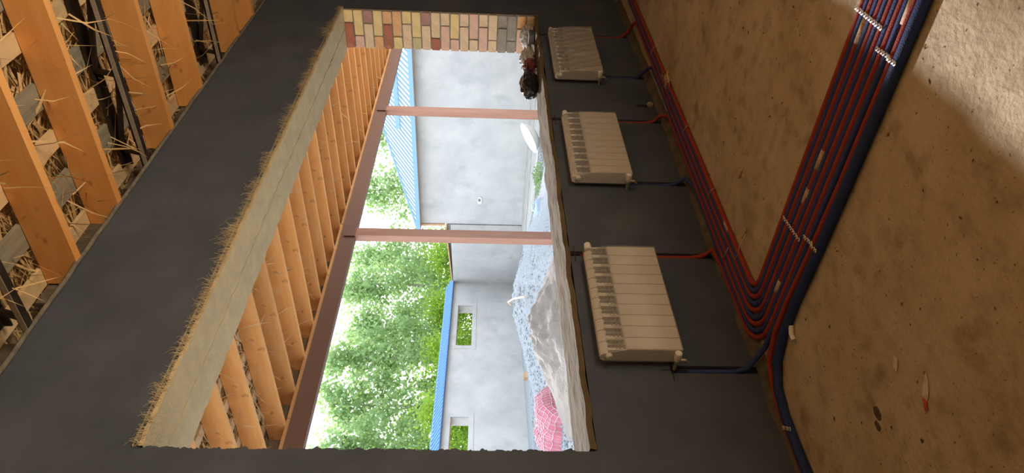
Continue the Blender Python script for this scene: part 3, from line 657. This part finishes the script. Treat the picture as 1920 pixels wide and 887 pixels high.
# ================================================================== RADIATORS
def make_radiator(loc, n, pitch, label, wr, seed):
    t = empty('radiator', loc); tag(t, label, 'radiator', 'film-wrapped radiators under the window')
    H = .387; W = n * pitch; D = .082; g_ = .0022
    key = 'section_%.4f' % pitch
    q = MB(); a, c = g_, pitch - g_
    # front panel, its shoulder and the curved top, back columns
    q.prism([(0, .004), (.006, 0), (.07, 0), (.07, .012), (.016, .014), (.016, .268), (.006, .268), (0, .262)], 'x', a, c)
    q.prism([(.030, .345), (.034, .372), (.044, .384), (.060, .387), (.076, .383), (D, .372), (D, .35), (.05, .34)], 'x', a, c)
    q.box(pitch * .32, pitch * .68, .03, .062, .01, .35)
    q.box(a, c, .058, .07, .01, .36)
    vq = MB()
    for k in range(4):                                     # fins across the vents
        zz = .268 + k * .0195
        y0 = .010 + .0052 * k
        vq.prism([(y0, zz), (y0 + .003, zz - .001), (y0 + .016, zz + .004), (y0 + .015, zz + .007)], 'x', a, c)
    q.box(a, a + .004, .008, .06, .255, .352); q.box(c - .004, c, .008, .06, .255, .352)
    me = q.mesh('section', 'rad')
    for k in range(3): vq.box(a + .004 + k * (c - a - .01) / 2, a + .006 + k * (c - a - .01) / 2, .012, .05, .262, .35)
    vme = vq.mesh('vent_fins', 'radshade')
    for k in range(n):
        so = link('section', me, t); so.location = (k * pitch, 0, 0)
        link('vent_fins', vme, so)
    MB().box(.002, W - .002, .036, .056, .02, .352).obj('core', 'radshade', t)
    for xx in (.0005, W - .0035): MB().prism([(.004, .004), (.004, .262), (.030, .350), (.044, .384), (.060, .387), (D, .372), (D, .01)], 'x', xx, xx + .003).obj('side_panel', 'rad', t)
    # valves and plugs
    v = MB().tube([(W, .045, .36), (W + .028, .045, .36)], .011, 10).obj('valve_body', 'chrome', t)
    MB().tube([(W + .022, .045, .36), (W + .03, .045, .36), (W + .066, .045, .36), (W + .072, .045, .36)], .02, 14, rfn=lambda k: (.014, .021, .019, .014)[k]).obj('valve_cap', 'white', t)
    MB().tube([(W + .012, .045, .36), (W + .012, .11, .36)], .009, 8).obj('supply_stub', 'chrome', t)
    MB().tube([(0, .045, .345), (-.008, .045, .345), (-.014, .045, .345)], .016, 12, rfn=lambda k: (.017, .017, .009)[k]).obj('air_vent', 'white', t)
    MB().tube([(0, .045, .028), (-.03, .045, .028)], .012, 10).tube([(-.024, .045, .028), (-.024, .11, .028)], .009, 8).obj('return_stub', 'chrome', t)
    MB().tube([(-.024, .046, .028), (-.024, .02, .028), (-.024, -.004, .028), (-.024, -.008, .028)], .016, 14, rfn=lambda k: (.014, .018, .017, .011)[k]).obj('return_cap', 'white', t)
    MB().tube([(-.024, .045, .02), (-.024, .045, -.012), (-.024, .06, -.03)], .008, 8).obj('drain_tail', 'chrome', t)
    for xx in (W * .18, W * .82): MB().box(xx, xx + .03, .07, .1195, .30, .325).obj('bracket', 'chrome', t)
    # film
    def ff(u, v):
        x = -.004 + u * (W + .008)
        prof = [(-.004, 0), (-.004, .265), (.016, .34), (.026, .375), (.045, .392), (.085, .388)]
        s_ = v * 5; i = min(4, int(s_)); fr = s_ - i
        y = prof[i][0] * (1 - fr) + prof[i + 1][0] * fr; z = prof[i][1] * (1 - fr) + prof[i + 1][1] * fr
        e = wr * (fnz(u * 6 + 3 * v + seed, v * 1.5 - u * 3, seed) + .7 * abs(nz(u * 14 - v * 9, v * 5 + seed, 2)) + .6 * (1 - 4 * abs(nz(u * 9 + v * 7, u * 2 - v * 2, seed))) + .35 * (1 - 4 * abs(nz(u * 16 - v * 8, v * 3, seed + 4))))
        return (x, y - max(0, e) * .8, z)
    b = MB().grid(140, 70, ff)
    b.grid(8, 8, lambda u, v: (-.005 - wr * .5 * abs(nz(u * 6, v * 5, seed)), u * .085, .003 + v * (.262 + .1 * (1 if u > .35 else u / .35))))
    b.obj('plastic_wrap', 'film_crinkled' if wr > .01 else 'film', t, smooth=True, fix=False)
    return t
make_radiator((2.122, 2.38, .413), 10, .0745, 'nearest white ten-section radiator, film pulled smooth over its front', .0015, 1)
make_radiator((3.60, 2.38, .413), 10, .0785, 'middle radiator in slack plastic film with a few diagonal folds', .006, 5)
make_radiator((5.07, 2.38, .413), 11, .0785, 'farthest radiator in heavily crinkled shiny plastic film', .016, 9)
# pencil crosses beside the chases
for x, z in ((2.94, .835), (4.48, .835), (6.05, .835), (2.10, .45)):
    o = MB().box(x - .07, x + .07, 2.4985, 2.4995, z - .003, z + .003).box(x - .003, x + .003, 2.4985, 2.4995, z - .08, z + .05).obj('pencil_cross', 'steel'); parent_keep(o, wall_front)

# ================================================================== PIPES on the floor
def arc(c, r, a0, a1, z, n=10): return [(c[0] + r * math.cos(a0 + (a1 - a0) * k / n), c[1] + r * math.sin(a0 + (a1 - a0) * k / n), z) for k in range(n + 1)]
def wob(p, s_): return (p[0] + .004 * nz(p[0] * 2, p[1] * 2, s_), p[1] + .004 * nz(p[0] * 2 + 9, p[1] * 2, s_), p[2])
PR = .0138
def drift(x): return -.022 * max(0, x - 2.9)
names = ['first', 'second', 'third', 'fourth', 'fifth', 'sixth', 'seventh', 'eighth', 'ninth']
ends = {8: (2.94, .80), 7: (3.662, .40), 6: (4.48, .80), 5: (5.21, .47), 4: (6.047, .80)}
for i in range(9):
    X = 2.403 - .0285 * i; Yw = 2.268 + .0268 * i; r = .10 + .0155 * i; colr = 'red' if i % 2 == 0 else 'blue'
    ys = [-3.4, -2.6, -1.8, -1.0, -.4, .1, .5, .9, 1.3, 1.7]
    P = [(X + (.035 * max(0, .9 - y) if y < .9 else 0) * .5, y, PR + .001) for y in ys if y < Yw - r - .05]
    P += arc((X + r, Yw - r), r, math.pi, math.pi / 2, PR + .001)
    if i in ends:
        xe, ze = ends[i]; x = X + r + .1
        while x < xe - .16: P.append((x, Yw + drift(x), PR + .001)); x += .15
        yl = Yw + drift(xe)
        P += [(xe - .10, yl + .004, PR + .002), (xe - .05, yl + (2.47 - yl) * .3, .03), (xe - .012, 2.44, .055), (xe, 2.498, .10), (xe, 2.515, .16), (xe, 2.518, .3), (xe, 2.518, ze)]
    else:
        x = X + r + .1
        while x < 8.45: P.append((x, Yw + drift(x), PR + .001 )); x += .2
    P = [wob(p, i) if p[2] < .05 else p for p in P]
    o = MB().tube(P, PR, 8).obj('insulated_pipe', colr, smooth=True)
    where = {8: 'rising to the nearest radiator', 7: 'rising to the middle radiator near end', 6: 'rising to the middle radiator far end', 5: 'rising to the farthest radiator near end', 4: 'rising to the farthest radiator far end'}.get(i, 'running on along the wall')
    tag(o, '%s sleeved pipe, %s from inside the bend, %s' % (colr, names[i], where), 'pipe', 'sleeved heating pipes on the floor')
# the fifth blue one comes from the nearest radiator's return
P = [(2.1055, 2.518, .43), (2.1055, 2.518, .3), (2.1055, 2.516, .14), (2.112, 2.495, .085), (2.128, 2.44, .05), (2.14, 2.38, .022), (2.1455, 2.25, PR + .001), (2.1455, 1.9, PR + .001), (2.1455, 1.3, PR + .001), (2.146, .9, PR + .001), (2.165, .3, PR + .001), (2.19, -1, PR + .001), (2.20, -3.4, PR + .001)]
o = MB().tube(P, .013, 8).obj('insulated_pipe', 'blue', smooth=True); tag(o, 'blue foam-sleeved pipe dropping from the nearest radiator and running under the straight red one', 'pipe', 'sleeved heating pipes on the floor')
P = [(2.175, -3.4, PR), (2.165, -1, PR), (2.14, .3, PR), (2.113, .72, PR), (2.106, 1.0, PR), (2.103, 1.4, PR), (2.106, 1.75, PR + .004), (2.112, 2.04, PR + .01), (2.105, 2.23, PR + .012), (2.065, 2.38, PR + .010), (1.985, 2.45, PR), (1.87, 2.475, PR), (1.7, 2.482, PR), (1.4, 2.484, PR), (.6, 2.482, PR), (-2.4, 2.482, PR)]
o = MB().tube(P, PR, 8).obj('insulated_pipe', 'red', smooth=True); tag(o, 'red foam-sleeved pipe beside the thick blue one, turning towards the near end of the wall', 'pipe', 'sleeved heating pipes on the floor')
P = [(2.12, -3.4, .021), (2.11, -1, .021), (2.08, .3, .021), (2.062, .72, .021), (2.058, 1.0, .021), (2.054, 1.4, .021), (2.054, 1.75, .021), (2.060, 2.0, .021), (2.05, 2.18, .021), (2.01, 2.32, .021), (1.93, 2.405, .021), (1.80, 2.438, .021), (1.6, 2.447, .021), (1.2, 2.447, .021), (.3, 2.447, .021), (-2.4, 2.447, .021)]
bigp = MB().tube(P, .021, 12).obj('thick_pipe', 'bluebig', smooth=True); tag(bigp, 'thick dark blue sleeved pipe along the outer edge of the bundle', 'pipe')
# worn tape joints on the sleeves
def sleeve_tape(pts, label):
    o = MB().tube(pts, PR + .0012, 8).obj('tape_wrap', 'tape', smooth=True); tag(o, label, 'tape', 'tape wraps on the pipes')
def xline(i): return 2.403 - .0285 * i
sleeve_tape([(xline(2), .86, PR + .001), (xline(2), .96, PR + .001)], 'tape wrap on a red pipe beside the farthest strap')
sleeve_tape([(xline(4), 1.38, PR + .001), (xline(4), 1.47, PR + .001)], 'tan tape wrap on a red pipe halfway between the straps')
sleeve_tape([(xline(4), 1.565, PR + .001), (xline(4), 1.64, PR + .001)], 'tan tape wrap on a red pipe just before the nearer straps')
sleeve_tape([(2.1285, .70, PR), (2.1230, .80, PR)], 'pale tape wrap on the straight red pipe at the picture edge')
sleeve_tape([(2.88, 2.268, PR + .001), (2.96, 2.267, PR + .001)], 'tape wrap on the inner red pipe beside the wall')
sleeve_tape([(xline(6) , 2.03, PR + .001), (xline(6), 2.10, PR + .001)], 'tan tape wrap on a red pipe in the bend')
# perforated straps and wire ties
def strap(a, b_, z, label, n):
    a = Vector(a); b_ = Vector(b_); t = MB(); d = (b_ - a) / n; ang = math.atan2(d.y, d.x); r = d.length * .56
    for k in range(n):
        c = a + d * (k + .5); zz = z + .0015 * (k % 2)
        for q in range(6):
            a0, a1 = ang + q * math.pi / 3, ang + (q + 1) * math.pi / 3
            ro, ri = r, r * .48
            t.quad((c.x + ri * math.cos(a0), c.y + ri * math.sin(a0), zz + .002), (c.x + ro * math.cos(a0), c.y + ro * math.sin(a0), zz), (c.x + ro * math.cos(a1), c.y + ro * math.sin(a1), zz), (c.x + ri * math.cos(a1), c.y + ri * math.sin(a1), zz + .002))
    o = t.obj('perforated_strap', 'strap', fix=False); tag(o, label, 'strap', 'perforated straps over the pipes')
strap((2.425, .855, .0), (2.205, .850, .0), .0315, 'perforated metal strap over the pipes at the lit far end, first', 12)
strap((2.20, .915, 0), (2.10, .905, 0), .0315, 'perforated metal strap reaching to the thick blue pipe, lit far end', 6)
o = MB()
strap((2.10, .905, 0), (2.035, .90, 0), .0435, 'short strap piece bent over the thick blue pipe at the lit end', 4)
strap((2.385, 1.785, 0), (2.19, 1.765, 0), .0315, 'perforated metal strap nearer the bend, on the inner pipes', 11)
strap((2.18, 1.73, 0), (2.095, 1.705, 0), .0315, 'perforated metal strap nearer the bend, beside the thick pipe', 5)
strap((2.095, 1.705, 0), (2.03, 1.69, 0), .0435, 'short strap piece bent over the thick pipe nearer the bend', 4)
strap((1.755, 2.46, 0), (1.70, 2.395, 0), .0435, 'small perforated strap over the pipe by the near wall end', 5)
def tie(pts, label):
    o = MB().tube(pts, .0022, 5).obj('wire_tie', 'wire', smooth=True); tag(o, label, 'wire', 'wire ties over the pipes by the wall')
for x, lab in ((2.68, 'bent wire tie with a long loose end beside the bend'), (2.80, 'wire tie across the outer pipes beside the nearest radiator'), (3.25, 'wire tie over the pipes between nearest and middle radiator'), (3.95, 'wire tie over the pipes under the middle radiator'), (4.62, 'wire tie over the pipes beyond the middle radiator'), (5.15, 'wire tie over the pipes under the farthest radiator')):
    y0 = 2.268 + drift(x)
    P = [(x, y0 - .03, .002), (x, y0 - .012, .024), (x + .005, y0 + .02, .031), (x + .01, y0 + .08, .031)]
    if x < 2.7: P = [(x + .02, y0 - .13, .012), (x + .01, y0 - .05, .03)] + P[1:]
    if 2.7 < x < 2.9: P = [(x, y0 + .05, .032), (x + .012, y0 + .12, .033), (x + .03, y0 + .18, .03)]
    tie(P, lab)

# ================================================================== SMALL THINGS
# things left on the far end of the sill
def lump(name, loc, sx, sy, sz, m, seed, amp, label, cat, fr=3.0):
    bm = bmesh.new(); bmesh.ops.create_icosphere(bm, subdivisions=5, radius=1)
    for v in bm.verts:
        p = v.co.copy(); k = 1 + amp * fnz(p.x * fr + seed, p.y * fr, p.z * fr) - amp * .5 * abs(nz(p.x * fr * 2, p.y * fr * 2 + seed, p.z * fr * 2))
        v.co = Vector((p.x * sx * k, p.y * sy * k, max(p.z, -.75) * sz * k))
    me = bpy.data.meshes.new(name); bm.to_mesh(me); bm.free(); me.materials.append(M[m]); me.polygons.foreach_set('use_smooth', [True] * len(me.polygons))
    o = link(name, me, None, loc); return tag(o, label, cat)
SZ = .905
lump('rubbish_bag', (5.50, 2.735, SZ + .06), .24, .08, .085, 'bag', 3, .17, 'shiny black plastic bag lying on the window sill', 'bag', 2.2)
lump('dark_red_wrapper', (5.83, 2.73, SZ + .042), .09, .075, .06, 'cloth_red', 8, .4, 'dark red crumpled wrapper behind the black bag on the sill', 'wrapper')
lump('clear_plastic_bag', (6.02, 2.74, SZ + .05), .10, .10, .075, 'clear', 14, .4, 'crumpled clear plastic bag on the sill, behind the red wrapper', 'bag')
lump('rubble_lump', (6.38, 2.66, SZ + .045), .09, .11, .07, 'rubble', 21, .3, 'grey mortar lump in the far corner of the sill', 'rubble')
o = MB().tube([(6.10, 2.70, SZ + .035), (6.14, 2.70, SZ + .035), (6.30, 2.73, SZ + .036)], .03, 10).obj('pipe_offcut', 'clear', smooth=True); tag(o, 'short pale pipe offcut on the sill beyond the clear bag', 'offcut')
o = MB().prism([(-.06, -.05), (.05, -.06), (.07, .03), (.0, .06), (-.06, .04)], 'z', 0, .05).obj('dark_scrap', 'bitumen', loc=(6.2, 2.60, SZ)); tag(o, 'black scrap on the sill at the far jamb', 'scrap')
# floor litter
b = MB().tube([(2.045, 2.135, .012), (2.02, 2.16, .013), (1.985, 2.165, .012)], .011, 10, cap=False)
o = b.obj('pipe_piece', 'white', smooth=True, fix=False); o.location = (-.01, -.02, 0); tag(o, 'short white plastic pipe piece beside the thick blue pipe', 'offcut')
def scrap(name, pts, m, label, parent=None):
    b = MB(); n = len(pts)
    b.v = [(x, y, .003 + .012 * abs(nz(x * 30, y * 30))) for x, y in pts] + [(x, y, .0015 + .012 * abs(nz(x * 30, y * 30))) for x, y in pts]
    b.f = [tuple(range(n)), tuple(reversed(range(n, 2 * n)))] + [(k, (k + 1) % n, n + (k + 1) % n, n + k) for k in range(n)]
    o = b.obj(name, m, parent)
    return tag(o, label, 'paper') if label else o
ps = scrap('paper_scrap', [(1.310, 1.588), (1.330, 1.578), (1.312, 1.618), (1.286, 1.637), (1.268, 1.640), (1.277, 1.617)], 'paper', 'torn paper scrap with a red printed end on the floor')
scrap('printed_end', [(1.268, 1.641), (1.284, 1.638), (1.268, 1.655), (1.252, 1.668), (1.246, 1.658)], 'label_red', None, ps)
scrap('paper_scrap', [(1.452, 1.655), (1.470, 1.662), (1.450, 1.69), (1.425, 1.695), (1.432, 1.675)], 'paper', 'small tan paper scrap lying on the brown floor')
b = MB()
for k in range(40): blade(b, (4.62 + random.gauss(0, .05), 2.19 + random.gauss(0, .03), .02 + random.random() * .02), (random.gauss(0, 1), random.gauss(0, 1), .1), random.uniform(.04, .09), .004, .2)
o = b.obj('straw_tuft', 'straw', fix=False); tag(o, 'small straw tuft on the floor beside the pipe bundle', 'straw', kind='stuff')
o = MB().tube([(2.98, 1.935, .006), (2.985, 1.96, .007), (2.99, 1.99, .006)], .006, 6).obj('nail', 'tape'); tag(o, 'small pale nail on the brown floor', 'nail')
o = MB().tube([(2.72, 2.12, .006), (2.74, 2.20, .006)], .003, 5).obj('wire_bit', 'wire'); tag(o, 'bit of wire on the floor inside the bend', 'wire')
def stain(x, y, rx, ry, sd, label):
    pts = [(x + rx * (1 + .35 * nz(math.cos(a) * 2, math.sin(a) * 2, sd)) * math.cos(a), y + ry * (1 + .35 * nz(math.cos(a) * 2, math.sin(a) * 2, sd)) * math.sin(a)) for a in [k * .314 for k in range(20)]]
    b = MB(); b.prism(pts, 'z', .0, .0025); o = b.obj('mud_patch', 'dot'); tag(o, label, 'mud patch')
stain(1.405, 1.885, .028, .016, 4, 'dark mud patch on the floor near the paper scraps')
stain(1.375, 1.915, .02, .011, 9, 'second, smaller mud patch beside the first')
lump('plaster_chip', (4.735, 2.492, .075), .03, .018, .025, 'apron', 5, .4, 'pale plaster chip stuck by the small wall notch', 'chip')
